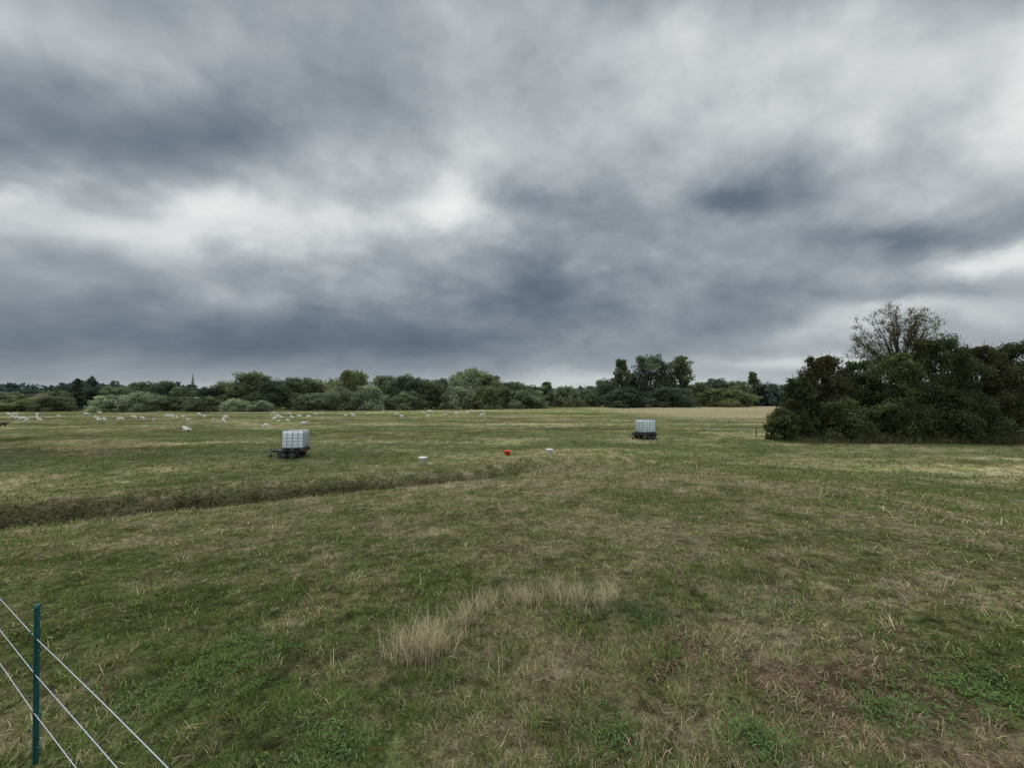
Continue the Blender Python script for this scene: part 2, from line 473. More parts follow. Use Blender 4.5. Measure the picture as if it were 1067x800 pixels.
weed(632, 762, 300, 0.15, "low green rosette weed at the bottom centre", (0.11, 0.165, 0.056), 6, hg=.035)
weed(338, 782, 500, 0.26, "spreading green weed near the bottom edge, left of centre", (0.12, 0.18, 0.06), 7, hg=.03)
weed(800, 636, 520, 0.34, "mid green low weed patch in brown grass right of centre", (0.11, 0.165, 0.056), 8, hg=.03)
weed(1010, 715, 800, 0.36, "fresh green weed patch near the right edge", (0.13, 0.20, 0.065), 9, hg=.03)
weed(930, 735, 560, 0.28, "low green weed patch left of the patch at the right edge", (0.12, 0.18, 0.06), 10, hg=.028)
weed(150, 735, 560, 0.28, "low green weed patch just right of the green fence post", (0.12, 0.18, 0.06), 12, hg=.028)

# ------------------------------------------------------------------ electric fence
P = ground(37, 795)
fd = Vector((-1.81, 1, 0)).normalized()
def zray(px, py, depth):
    d = ray(px, py); return CAMH + depth * d.z / d.y
ptop = zray(37, 632, P.y)
zw = [zray(37, q, P.y) for q in (665, 702, 741)]
fence = empty("electric_fence", P)
tag(fence, "electric fence of three white wires on thin green posts in the bottom left corner", "fence")
def post_at(x, y, hgt, main=False):
    zb = tz(x, y)
    X, Y, Z = x - P.x, y - P.y, zb - P.z
    mb = MB()
    mb.box((0, 0, hgt / 2 - .03), (0.019, 0.011, hgt + 0.06))
    mb.box((0, 0, hgt / 2 - .03), (0.006, 0.024, hgt + 0.05))
    mb.tube([(0, 0, hgt - 0.002), (0, 0, hgt + .014)], [.016, .013], 10)
    po = mb.build("post", M_greenpost, fence)
    po.location = (X, Y, Z); po.rotation_euler = (0, -.037, 0)
    nlug = int(hgt / 0.085)
    for k in range(1, nlug + 1):
        zl = k * 0.085
        lg = MB(); sgn = 1 if k % 2 else -1
        lg.tube([(.008 * sgn, 0, zl), (.026 * sgn, -.004, zl - .002), (.028 * sgn, -.004, zl + .016)], .0032, 6)
        lg.build("lug", M_greenpost, po)
hp = ptop - P.z
for t in (0, -3.9, 4.4):
    q = P + fd * (-t)
    post_at(q.x, q.y, hp)
for wz in zw:
    pts = []
    for s0, s1 in ((-4.4, 0), (0, 3.9)):
        for m in range(0, 13):
            if s0 == 0 and m == 0: continue
            s = s0 + (s1 - s0) * m / 12
            q = fd * s
            pts.append((q.x, q.y - 0.014, wz - P.z + .05 * math.sin(m * .2618) * (s0 < 0)))
    MB().tube(pts, 0.0019, 6).build("wire", M_wire, fence, True)

# ------------------------------------------------------------------ buckets
def bucket(px, py, mat, label, s=1.0):
    c = ground(px, py)
    root = empty("bucket", c, random.uniform(0, 3)); tag(root, label, "bucket", "feed buckets on the meadow")
    MB().lathe([(0.0, .012), (.115, .012), (.118, 0), (.125, 0), (.165, .29), (.172, .29), (.172, .30), (.160, .30), (.158, .285), (.118, .03), (0, .03)], 24).build("body", mat, root, True)
    MB().lathe([(.172, .272), (.183, .272), (.183, .298), (.172, .302)], 24).build("rim", mat, root, True)
    pts = [(.178 * math.cos(a), -.04 - .15 * math.sin(a) , .28 - .10 * math.sin(a)) for a in [PI * m / 10 for m in range(11)]]
    MB().tube(pts, .004, 5).build("handle", M_galv, root, True)
    root.scale = (s, s, s)
    return root
bucket(440.5, 483.5, M_white, "white bucket on the grass, leftmost of the three buckets", 1.2)
rb = bucket(528.5, 474, M_red, "red bucket on the grass between two white buckets", 1.1); rb.scale = (1.15, 1.15, .85)
bucket(572.5, 474, M_white, "white bucket on the grass right of the red bucket", 1.2)

# ------------------------------------------------------------------ tank + trailer
BL_ = .90   # half length of the bed
def trailer(loc, rz, label, S=(1, 1, 1)):
    root = empty("trailer", loc, rz); tag(root, label, "trailer", "trailers carrying water tanks")
    fr = MB()
    for y in (-.56, .56): fr.box((0, y, .51), (BL_ * 2, .05, .08))
    for x in (-.86, -.43, 0, .43, .86): fr.box((x, 0, .51), (.05, 1.06, .06))
    fr.build("chassis", M_black, root, bevel=.006)
    MB().box((0, 0, .562), (BL_ * 2, 1.18, .022)).build("deck", M_black, root)
    for y in (-.60, .60):
        MB().box((0, y, .575), (BL_ * 2, .02, .07)).build("side_board", M_black, root, bevel=.004)
    for x in (-BL_ - .015, BL_ + .015):
        MB().box((x, 0, .575), (.02, 1.17, .07)).build("end_board", M_black, root, bevel=.004)
    MB().tube([(-BL_, -.5, .48), (-1.35, 0, .45)], .03, 6).tube([(-BL_, .5, .48), (-1.35, 0, .45)], .03, 6).tube([(-1.3, 0, .45), (-1.50, 0, .45)], .035, 8).build("drawbar", M_black, root)
    MB().box((-1.54, 0, .46), (.14, .08, .08)).tube([(-1.54, 0, .49), (-1.47, 0, .56)], .015, 6).build("coupling", M_black, root, bevel=.01)
    jw = MB().tube([(-1.30, .1, .16), (-1.30, .1, .68)], .02, 8).tube([(-1.30, .1, .68), (-1.22, .1, .70)], .01, 6).build("jockey_stand", M_black, root)
    MB().lathe([(0, -.03), (.09, -.03), (.1, -.01), (.1, .01), (.09, .03), (0, .03)], 16, (-1.30, .1, .10), 'y').build("jockey_wheel", M_rubber, jw, True)
    for s in (-1, 1):
        for wx in (-.22, .34):
            we = MB().lathe([(.06, -.09), (.18, -.09), (.235, -.075), (.255, -.04), (.255, .04), (.235, .075), (.18, .09), (.06, .09)], 26, (wx, .72 * s, .255), 'y').build("wheel", M_rubber, root, True)
            MB().lathe([(0, -.055), (.05, -.055), (.07, -.03), (.13, -.035), (.15, -.094), (.155, -.094), (.155, .094), (.15, .094), (.13, .035), (.0, .055)], 20, (wx, .72 * s, .255), 'y').build("rim", M_galv, we, True)
        mg = MB(); pr = []
        for m in range(11):
            a = PI - PI * m / 10
            pr.append((.06 + .60 * math.cos(a), .30 + .26 * min(1, math.sin(a) * 1.6)))
        n = len(pr); v = [(a_, .625 * s, b_) for a_, b_ in pr] + [(a_, .83 * s, b_) for a_, b_ in pr]
        mg.poly(v, [(m, m + 1, n + m + 1, n + m) for m in range(n - 1)])
        o = mg.build("mudguard", M_black, root); sm = o.modifiers.new("s", 'SOLIDIFY'); sm.thickness = .012
        MB().tube([(-.22, .05 * s, .255), (-.22, .65 * s, .255)], .03, 8).tube([(.34, .05 * s, .255), (.34, .65 * s, .255)], .03, 8).box((.06, .5 * s, .37), (.7, .05, .2)).build("axle", M_black, root)
    for s in (-1, 1):
        MB().box((BL_ + .045, .47 * s, .52), (.03, .2, .08)).build("tail_light", M_redl, root)
    root.scale = S
    return root

def ibc(loc, rz, label, S=(1, 1, 1)):
    root = empty("water_tank", loc, rz); tag(root, label, "water tank", "caged water tanks on trailers")
    pal = MB()
    pal.box((0, 0, .125), (1.2, 1.0, .03))
    for x in (-.5, 0, .5):
        for y in (-.42, 0, .42): pal.box((x, y, .06), (.16, .14, .10))
        pal.box((x, 0, .006), (.14, .98, .012))
    pal.build("pallet", M_pallet, root)
    bt = MB().box((0, 0, .625), (1.15, .95, .95)).build("bottle", M_plastic, root, True, bevel=.07)
    MB().lathe([(0, .0), (.13, 0), (.13, .03), (0, .035)], 20, (0, 0, 1.10)).build("filler_cap", M_lid, bt, True)
    MB().tube([(.50, 0, .2), (.62, 0, .2)], .045, 10).tube([(.58, 0, .22), (.58, 0, .32)], .015, 6).box((.58, .05, .32), (.03, .16, .02)).build("valve", M_lid, bt)
    cg = MB(); X, Y = .60, .50
    for z in (.16, .35, .54, .73, .92, 1.12):
        cg.tube([(-X, -Y, z), (X, -Y, z), (X, Y, z), (-X, Y, z), (-X, -Y, z)], .015, 5)
    for m in range(5):
        xx = -X + 1.2 * m / 4
        for y in (-Y, Y): cg.tube([(xx, y, .14), (xx, y, 1.13)], .016, 5)
    for m in range(5):
        yy = -Y + 1.0 * m / 4
        for x_ in (-X, X): cg.tube([(x_, yy, .14), (x_, yy, 1.13)], .016, 5)
    for yy in (-.22, .22): cg.tube([(-X, yy, 1.13), (X, yy, 1.13)], .016, 5)
    cg.build("cage", M_galv, root)
    root.scale = S
    return root

def rig(px, py, rz, l1, l2, ts, ks, shift):
    c = ground(px, py); c.z -= .02
    trailer(c, rz, l1, ts)
    ibc(c + Vector((math.cos(rz), math.sin(rz), 0)) * shift + Vector((0, 0, .575 * ts[2])), rz, l2, ks)
rig(304, 476, R(8), "black four wheeled trailer under the left water tank, drawbar pointing left", "white caged water tank on the left trailer, nearer and larger of the two tanks", (.88, .9, .78), (.96, .95, .95), .20)
rig(671.5, 457, R(26), "black four wheeled trailer under the right water tank", "white caged water tank on the farther trailer right of the buckets", (.90, .95, .80), (1.10, 1.05, .98), .1)

# ------------------------------------------------------------------ sheep
def skinmesh(name, nodes, edges, root):
    me = bpy.data.meshes.new(name); me.from_pydata([n[0] for n in nodes], edges, []); me.update()
    o = bpy.data.objects.new(name, me); COL.objects.link(o)
    sk = o.modifiers.new("skin", 'SKIN'); sk.branch_smoothing = 0.3
    for i, n in enumerate(nodes):
        d = me.skin_vertices[0].data[i]; d.radius = (n[1], n[1]); d.use_root = (i == root)
    ss = o.modifiers.new("sub", 'SUBSURF'); ss.levels = 1; ss.render_levels = 1
    dg = bpy.context.evaluated_depsgraph_get(); dg.update()
    nm = bpy.data.meshes.new_from_object(o.evaluated_get(dg))
    nm.name = name
    nm.polygons.foreach_set("use_smooth", [True] * len(nm.polygons))
    bpy.data.objects.remove(o)
    return nm
def sheep_mesh(pose):
    dz = -0.40 if pose == 'lying' else 0
    n = [((0, 0, .70 + dz), .29), ((.33, 0, .71 + dz), .24), ((-.36, 0, .71 + dz), .25), ((-.55, 0, .66 + dz), .12), ((-.60, 0, .50 + dz), .04)]
    e = [(0, 1), (0, 2), (2, 3), (3, 4)]
    if pose == 'grazing': hd = [((.52, 0, .60), .14), ((.66, 0, .36), .09), ((.70, 0, .24), .085), ((.80, 0, .07), .05)]
    else: hd = [((.53, 0, .88 + dz), .14), ((.62, 0, 1.02 + dz), .10), ((.70, 0, 1.03 + dz), .09), ((.87, 0, .93 + dz), .05)]
    k = len(n); n += hd; e += [(1, k), (k, k + 1), (k + 1, k + 2), (k + 2, k + 3)]
    hx = hd[1][0]
    for s in (-1, 1):
        n.append(((hx[0] - .02, .17 * s, hx[2] + .02), .025)); e.append((k + 1, len(n) - 1))
        if pose == 'lying':
            q = [((.34, .20 * s, .20), .07), ((.55, .22 * s, .08), .045), ((.38, .24 * s, .05), .035)]
            q2 = [((-.34, .22 * s, .22), .12), ((-.12, .30 * s, .10), .07), ((-.36, .32 * s, .05), .035)]
        else:
            q = [((.33, .12 * s, .46), .075), ((.35, .12 * s, .28), .045), ((.34, .12 * s, .03), .032)]
            q2 = [((-.37, .13 * s, .50), .11), ((-.31, .13 * s, .38), .065), ((-.45, .13 * s, .23), .038), ((-.42, .13 * s, .03), .032)]
        k1 = len(n); n += q; e += [(1, k1)] + [(k1 + m, k1 + m + 1) for m in range(len(q) - 1)]
        k2 = len(n); n += q2; e += [(2, k2)] + [(k2 + m, k2 + m + 1) for m in range(len(q2) - 1)]
    return skinmesh("sheep_" + pose, n, e, 0)
SM = {p_: sheep_mesh(p_) for p_ in ('standing', 'grazing', 'lying')}
for m in SM.values(): m.materials.append(M_wool)
def sheep(px, py, pose, rz, label, S=1.0, mat=None):
    c = ground(px, py)
    me = SM[pose]
    if mat: me = me.copy(); me.materials.clear(); me.materials.append(mat)
    o = link("sheep", me, M_wool)
    o.location = c + Vector((0, 0, -.01)); o.rotation_euler = (0, 0, rz); o.scale = (S, S, S)
    tag(o, label, "sheep", "sheep scattered over the far meadow")
sheep(195, 449, 'lying', R(170), "white sheep lying apart, nearest to the camera, left of the left water tank", .75)
sheep(3, 445, 'standing', R(70), "dark sheep standing at the far left edge of the meadow", .55, M_darkwool)
sheep(277, 446, 'grazing', R(200), "small white sheep grazing just above the left water tank", .55)
sheep(233, 441, 'grazing', R(170), "white sheep grazing midway between the nearest lying sheep and the tree line", .58)
pts = []
sr = random.Random(8)
def cl(n, x0, x1, y0, y1):
    for _ in range(n): pts.append((sr.uniform(x0, x1), sr.uniform(y0, y1)))
cl(14, 8, 90, 431, 440); cl(13, 90, 190, 431, 440); cl(8, 190, 275, 431, 441); cl(13, 280, 335, 431, 442); cl(5, 335, 400, 430, 436); cl(14, 400, 505, 429, 436)
LAB = {'standing': "small white sheep standing with head up in the far flock", 'grazing': "small white sheep grazing with head down in the far flock", 'lying': "small white sheep lying down in the far flock"}
for (a_, b_) in pts:
    ps = sr.choice(['grazing', 'lying', 'standing', 'lying', 'grazing'])
    sheep(a_, b_, ps, sr.choice([0, PI]) + sr.uniform(-.9, .9), LAB[ps], sr.uniform(.48, .66))

# ------------------------------------------------------------------ trees
def leafcloud(g, cen, size, col, elong=1.0, droop=0.0):
    n = len(cen)
    a = g.normal(size=(n, 3)); 
    if droop: a[:, 2] -= droop * 2
    a /= np.linalg.norm(a, axis=1, keepdims=True)
    b_ = g.normal(size=(n, 3)); b_ -= a * (a * b_).sum(1, keepdims=True); b_ /= np.linalg.norm(b_, axis=1, keepdims=True)
    s = size * g.uniform(0.6, 1.35, (n, 1))
    a = a * s * 0.62 * elong; b_ = b_ * s * 0.42
    V = np.stack([cen - a, cen + b_ - a * .1, cen + a, cen - b_ - a * .1], 1).reshape(-1, 3)
    return V, np.repeat(col, 4, 0)

def envelope(kind, t):
    if kind == 'willow': return np.sqrt(np.clip(1 - t ** 2.2, 0, 1)) * 1.0
    if kind == 'bush': return np.sqrt(np.clip(1 - t ** 2, 0, 1))
    if kind == 'cone': return np.clip(1 - t, 0, 1) ** .8
    if kind == 'poplar': return np.sin(PI * np.clip(t, 0.0, 1) ** 0.65) ** .6
    return np.sqrt(np.clip(1 - (1.75 * t - .75) ** 2, 0, 1)) ** .8

def crown_data(kind, seed, H, W, z0, nl, ns, nleaf, size, base, var=0.3, lobe=(.15, .24)):
    g = np.random.default_rng(seed)
    t = np.clip((np.arange(nl) + g.uniform(0, 1, nl)) / nl, .04, .92)
    ang = np.arange(nl) * 2.4 + g.uniform(-.6, .6, nl)
    er = envelope(kind, t)
    rr = W / 2 * er * g.uniform(.35, .72, nl)
    lr = W * g.uniform(lobe[0], lobe[1], nl) * np.clip(er + .3, .3, 1)
    if kind == 'poplar' : lr *= 1.2
    C = np.stack([rr * np.cos(ang), rr * np.sin(ang), z0 + (H - z0) * t - lr * (t > .75) * .6], 1)
    ds = g.normal(size=(nl, ns, 3)); ds /= np.linalg.norm(ds, axis=2, keepdims=True)
    ds[:, :, 2] = ds[:, :, 2] * (.7 if kind == 'willow' else .85)
    SC = C[:, None] + ds * (lr[:, None, None] * g.uniform(.3, .9, (nl, ns, 1)))
    SR = lr[:, None] * g.uniform(.35, .6, (nl, ns))
    tone = (1 + var * g.normal(size=(nl, 1)) * .8 + var * g.normal(size=(nl, ns)) * .6)
    idx = g.integers(0, nl * ns, nleaf)
    sc_ = SC.reshape(-1, 3)[idx]; sr_ = SR.reshape(-1)[idx]
    d = g.normal(size=(nleaf, 3)); d /= np.linalg.norm(d, axis=1, keepdims=True)
    if kind == 'willow': d[:, 2] *= 1.3
    P_ = sc_ + d * (sr_ * g.uniform(.45, 1.12, nleaf))[:, None]
    tl = np.clip(tone.reshape(-1)[idx], .4, 1.8) * g.uniform(.75, 1.25, nleaf)
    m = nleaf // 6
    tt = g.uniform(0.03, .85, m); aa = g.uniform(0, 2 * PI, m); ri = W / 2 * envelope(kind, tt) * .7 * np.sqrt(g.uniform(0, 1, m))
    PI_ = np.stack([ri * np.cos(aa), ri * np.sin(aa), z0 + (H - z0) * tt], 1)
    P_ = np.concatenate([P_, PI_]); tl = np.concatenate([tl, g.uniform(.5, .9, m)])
    P_[:, 2] = np.maximum(P_[:, 2], .05)
    hue = g.normal(0, .07, len(tl))
    col = np.clip(np.array(base)[None] * tl[:, None] * np.stack([1 + hue * 1.5, 1 + hue * .2, 1 - hue], 1), .003, 1)
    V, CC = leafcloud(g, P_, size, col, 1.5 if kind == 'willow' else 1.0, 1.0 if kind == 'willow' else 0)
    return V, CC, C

def quadmesh(name, V, CC):
    n = len(V) // 4
    return np_mesh(name, V, np.arange(n * 4), np.arange(n) * 4, CC)

def trunk_mesh(name, seed, H, z0, rad_, C, limbs=7):
    g = random.Random(seed); mb = MB()
    top = H * .75
    pt = [(0, 0, -.15)]; rr = [rad_ * 1.35]
    for m in range(1, 6):
        pt.append((g.uniform(-.03, .03) * H * .4, g.uniform(-.03, .03) * H * .4, top * m / 5)); rr.append(rad_ * (1 - m / 5.6))
    mb.tube(pt, rr, 8)
    cs = list(C); g.shuffle(cs)
    for c in cs[:limbs]:
        zz = max(.12 * H, min(top * .8, c[2] * .55)); r_ = rad_ * .4
        mid = (c[0] * .45, c[1] * .45, zz + (c[2] - zz) * .5)
        mb.tube([(0, 0, zz), mid, (c[0], c[1], c[2])], [r_, r_ * .65, r_ * .2], 6)
    me = bpy.data.meshes.new(name); me.from_pydata(mb.v, [], mb.f); me.update(); me.materials.append(M_bark)
    return me

BASE = (0.170, 0.200, 0.104)
ARCH = {}
def hash_(s): return sum(ord(c) * (i + 3) for i, c in enumerate(s))
def arch(kind, k):
    key = (kind, k)
    if key in ARCH: return ARCH[key]
    spec = {'round': (12, 10, .4), 'willow': (11, 12, .2), 'poplar': (16, 7, .8), 'cone': (12, 4.5, .5), 'bush': (6, 9, 0), 'broad': (18, 13, 1.0)}[kind]
    H, W, z0 = spec
    ek = {'broad': 'round'}.get(kind, kind)
    V, CC, C = crown_data(ek, hash_(kind) + k * 7, H, W, z0, 22, 9, 10500, {'broad': .40, 'poplar': .32, 'bush': .25}.get(kind, .30), BASE, .22)
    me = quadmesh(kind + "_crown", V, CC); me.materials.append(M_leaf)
    tm = trunk_mesh(kind + "_trunk", k + 3, H, z0, .3, C)
    ARCH[key] = (me, tm, H, W)
    return ARCH[key]

TINT = {'pale': (1.6, 1.55, 1.75), 'mid': (1.0, 1.0, 1.05), 'dark': (.60, .65, .80), 'olive': (1.3, 1.2, 1.1)}  # leaf colours, with slight distance haze mixed in as lifted blue
def tree(px, top, basey, wpx, kind, tint, label, name="tree", cat="tree", group="trees of the far tree line", k=None):
    depth = F * CAMH / (basey - 415.0)
    c = at(px, depth)
    me, tm, H, W = arch(kind, (int(px) % 3) if k is None else k)
    zt = zray(px, top - .8, depth)
    sh = (zt - c.z) / H * 1.03
    sw = wpx / F * depth / W * 1.2
    root = empty(name, c, (px * 1.7) % 6.28); tag(root, label, cat, group)
    link("trunk", tm, None, root); cr = link("crown", me, None, root)
    g = random.Random(int(px * 7)); v = g.uniform(.78, 1.2)
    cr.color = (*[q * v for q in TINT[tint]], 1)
    root.scale = (sw, sw, sh)
    return root

T = [
 (8, 409, 427.5, 38, 'round', 'mid', "round green tree at the far left edge of the tree line"),
 (36, 406, 427, 36, 'round', 'dark', "dark rounded tree near the left edge, left of the thin conifer"),
 (60, 408, 427.5, 30, 'bush', 'olive', "low olive bush immediately left of the thin conifer"),
 (81, 394, 427.6, 13, 'cone', 'dark', "thin dark pointed conifer standing out at the left of the tree line"),
 (101, 403, 426.5, 30, 'round', 'dark', "dark round tree immediately right of the thin conifer"),
 (122, 403, 426.5, 32, 'round', 'mid', "green round tree behind the left end of the long pale bush"),
 (147, 398, 426.5, 34, 'round', 'mid', "green tree rising directly behind the long pale bush"),
 (171, 397, 426.5, 36, 'round', 'dark', "dark round tree between the long pale bush and the church spire"),
 (192, 403, 427, 26, 'round', 'mid', "small green tree just below and left of the church spire"),
 (220, 403, 426.8, 28, 'round', 'dark', "small dark tree just right of the church spire"),
 (238, 397, 426.5, 34, 'round', 'olive', "olive tree two to the right of the church spire"),
 (263, 387, 426.5, 40, 'broad', 'mid', "tall broad tree, highest between the spire and the pale willows"),
 (286, 395, 426.5, 34, 'round', 'dark', "dark tree right of the tall broad tree in the left half"),
 (312, 393, 426.5, 38, 'round', 'mid', "mid green wide tree between the tall broad tree and the first pale willow"),
 (338, 396, 426, 34, 'round', 'olive', "olive tree touching the left side of the first pale willow"),
 (366, 386, 426.5, 44, 'willow', 'olive', "tall grey green willow with domed top, first willow from the left"),
 (402, 391, 426, 38, 'round', 'mid', "green tree right of the tall grey green willow"),
 (427, 391, 426, 38, 'round', 'dark', "dark tree left of the low stretch before the tallest willow"),
 (449, 396, 426, 34, 'round', 'mid', "lower green tree between the dark tree and the tallest willow"),
 (467, 395, 425.5, 32, 'round', 'dark', "dark low tree touching the left side of the tallest willow"),
 (488, 383.5, 425.5, 46, 'willow', 'pale', "tallest pale willow in the middle of the tree line"),
 (510, 390, 425.5, 36, 'round', 'olive', "pale tree touching the right side of the tallest willow"),
 (534, 398, 425, 42, 'round', 'mid', "wide green tree in the slope down right of the tallest willow"),
 (556, 402, 424.5, 30, 'round', 'dark', "low dark tree left of the small peaked tree"),
 (569, 398, 424.5, 20, 'poplar', 'mid', "small peaked dark tree right of the tallest willow's group"),
 (590, 403, 424, 32, 'bush', 'mid', "low green bushy tree left of the gap with hills"),
 (612, 406, 423.5, 28, 'bush', 'mid', "low dark bush beneath the distant hills"),
 (631, 395, 423.5, 28, 'round', 'dark', "dark lower tree at the left foot of the three tall trees"),
 (648, 372.5, 423.5, 19, 'poplar', 'mid', "narrow tall tree, leftmost of the three tall trees"),
 (662, 388, 423, 26, 'round', 'dark', "dark filler tree between the left and middle tall trees"),
 (678, 368.5, 423.5, 36, 'broad', 'dark', "broad dark tall tree, middle and largest of the three tall trees"),
 (709, 370.5, 423.5, 27, 'poplar', 'mid', "tall green tree, rightmost of the three tall trees"),
 (694, 390, 423, 26, 'round', 'dark', "dark lower tree between the middle and right tall trees"),
 (728, 399, 423, 26, 'round', 'mid', "low green tree just right of the three tall trees"),
 (746, 395, 423, 30, 'round', 'dark', "dark rounded tree, second right of the three tall trees"),
 (768, 397, 423, 30, 'round', 'mid', "green rounded tree left of the small tree with a raised top"),
 (785, 387, 423, 14, 'poplar', 'mid', "small slender tree with a raised top left of the near dark bushes"),
 (799, 399, 423, 28, 'round', 'dark', "dark tree in the far line beside the near dark bushes"),
 (822, 400, 423, 30, 'round', 'mid', "far tree partly hidden behind the left edge of the near bushes"),
]
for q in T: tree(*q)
B = [
 (122, 412, 428.6, 44, 'bush', 'pale', "long pale green bush, left part, in front of the left tree line"),
 (150, 409, 428.6, 40, 'bush', 'pale', "long pale green bush, right part, in front of the left tree line"),
 (246, 416, 428.6, 26, 'bush', 'pale', "low pale bush in front of the tall broad tree, left of its pair"),
 (270, 418, 428.4, 28, 'bush', 'pale', "low pale bush in front of the tall broad tree, right of its pair"),
 (355, 404, 427, 36, 'willow', 'pale', "pale rounded willow bush at the left foot of the tall grey green willow"),
 (384, 402, 427, 40, 'willow', 'pale', "pale rounded willow bush at the right foot of the tall grey green willow"),
 (425, 408, 426.6, 40, 'bush', 'mid', "green bush in front of the dark tree, right of the pale willow bushes"),
 (478, 403, 426.4, 44, 'bush', 'pale', "pale bush at the left foot of the tallest willow"),
 (506, 402, 426.2, 36, 'willow', 'olive', "olive willow bush at the right foot of the tallest willow"),
 (548, 406, 425.5, 44, 'bush', 'mid', "wide green bush below the small peaked dark tree"),
 (30, 415, 428.2, 60, 'bush', 'olive', "low olive bush in front of the left end of the tree line"),
 (188, 414, 428.0, 40, 'bush', 'mid', "low green bush beneath the church spire"),
 (215, 413.5, 428.4, 36, 'bush', 'mid', "low green bush hiding the front of the pale low house"),
 (58, 413.5, 428.6, 34, 'bush', 'mid', "low green bush hiding the front of the brick house"),
 (325, 410, 427, 50, 'bush', 'mid', "low green bush left of the pale rounded willow bushes"),
 (650, 405, 424.4, 50, 'bush', 'dark', "dark bush along the foot of the left tall tree"),
 (700, 404, 424.2, 50, 'bush', 'dark', "dark bush along the foot of the right tall tree"),
 (755, 405, 423.8, 60, 'bush', 'olive', "low olive hedge bush right of the three tall trees"),
]
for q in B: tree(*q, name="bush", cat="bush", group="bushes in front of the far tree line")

# far woodland: one mass behind the counted trees
V_ = []; C_ = []
g = np.random.default_rng(77)
for m in range(150):
    ax = -75 + 150 * m / 149 + g.uniform(-.4, .4)
    dist = g.uniform(190, 250)
    cx, cy = dist * math.sin(R(ax)), dist * math.cos(R(ax))
    Hh = g.uniform(7.5, 11) * (1 if ax < 0 or ax > 10 else .7); Ww = g.uniform(12, 19)
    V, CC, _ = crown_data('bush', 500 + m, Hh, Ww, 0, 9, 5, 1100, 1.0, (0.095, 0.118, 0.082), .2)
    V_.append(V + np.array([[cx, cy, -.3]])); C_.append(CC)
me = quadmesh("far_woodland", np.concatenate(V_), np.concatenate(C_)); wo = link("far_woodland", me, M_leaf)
wo.color = (.9, 1.0, 1.2, 1)  # bluish tint stands in for haze over the distance
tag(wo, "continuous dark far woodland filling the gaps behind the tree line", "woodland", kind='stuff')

# hills
hv = []; hf = []
NA = 260
for m in range(NA):
    a_ = R(-80 + 160 * m / (NA - 1))
    hgt = 20 + 45 * float(fbm(np.array([m / 22.0]), np.array([.5]), 201, 4)[0]) + 22 * math.exp(-((m - 150) / 25.0) ** 2)
    for (dist, zz) in ((1500, -2), (1900, hgt * .6), (2300, hgt), (2900, hgt * .7), (3300, -5)):
        hv.append((dist * math.sin(a_), dist * math.cos(a_), zz))
for m in range(NA - 1):
    for k in range(4):
        a0 = m * 5 + k; hf.append((a0, a0 + 1, a0 + 6, a0 + 5))
me = bpy.data.meshes.new("hills"); me.from_pydata(hv, [], hf); me.update()
me.polygons.foreach_set("use_smooth", [True] * len(me.polygons))
M_hill = simple("hazy_hill_woods", (0.12, 0.145, 0.155), 1.0, 0.0, 0.45, .006)  # distance haze is put into this bluish colour
ho = link("hills", me, M_hill); tag(ho, kind='structure')

# ------------------------------------------------------------------ church and houses
def church(px, depth):
    c = at(px, depth); c.z = 0
    root = empty("church", c, R(25)); tag(root, "distant stone church with slim pointed spire above the left trees", "church")
    zt = zray(px, 388.5, depth)
    tw = 3.6; th_ = zt * .50
    t = MB().box((0, 0, th_ / 2), (tw, tw, th_)).build("tower", M_stone, root)
    for x_, y_ in ((1, 1), (1, -1), (-1, 1), (-1, -1)):
        MB().tube([(x_ * tw * .46, y_ * tw * .46, th_), (x_ * tw * .46, y_ * tw * .46, th_ + 1.8)], [.4, .05], 6).build("pinnacle", M_stone, t)
    for s in (-1, 1):
        MB().box((0, s * (tw / 2 + .03), th_ - 3), (1.1, .08, 2.6)).build("belfry_opening", M_glass, t)
    MB().tube([(0, 0, th_ + .01), (0, 0, zt)], [tw * .44, .05], 8).build("spire", M_stone, root)
    L_, W_, h_ = 16, 7, 4.0
    MB().box((tw / 2 + L_ / 2 + .01, 0, h_ / 2), (L_, W_, h_)).build("nave", M_stone, root)
    x0 = tw / 2 + .01; x1 = x0 + L_
    MB().poly([(x0, -W_ / 2 - .3, h_ + .01), (x1, -W_ / 2 - .3, h_ + .01), (x1, W_ / 2 + .3, h_ + .01), (x0, W_ / 2 + .3, h_ + .01), (x0, 0, h_ + 3), (x1, 0, h_ + 3)], [(0, 1, 5, 4), (2, 3, 4, 5), (0, 4, 3), (1, 2, 5), (0, 3, 2, 1)]).build("roof", M_slate, root)
    for m in range(4): MB().box((x0 + 2.2 + m * 3.8, -W_ / 2 - .03, 2.4), (1.1, .08, 2.0)).build("window", M_glass, root)
church(200.5, 380)
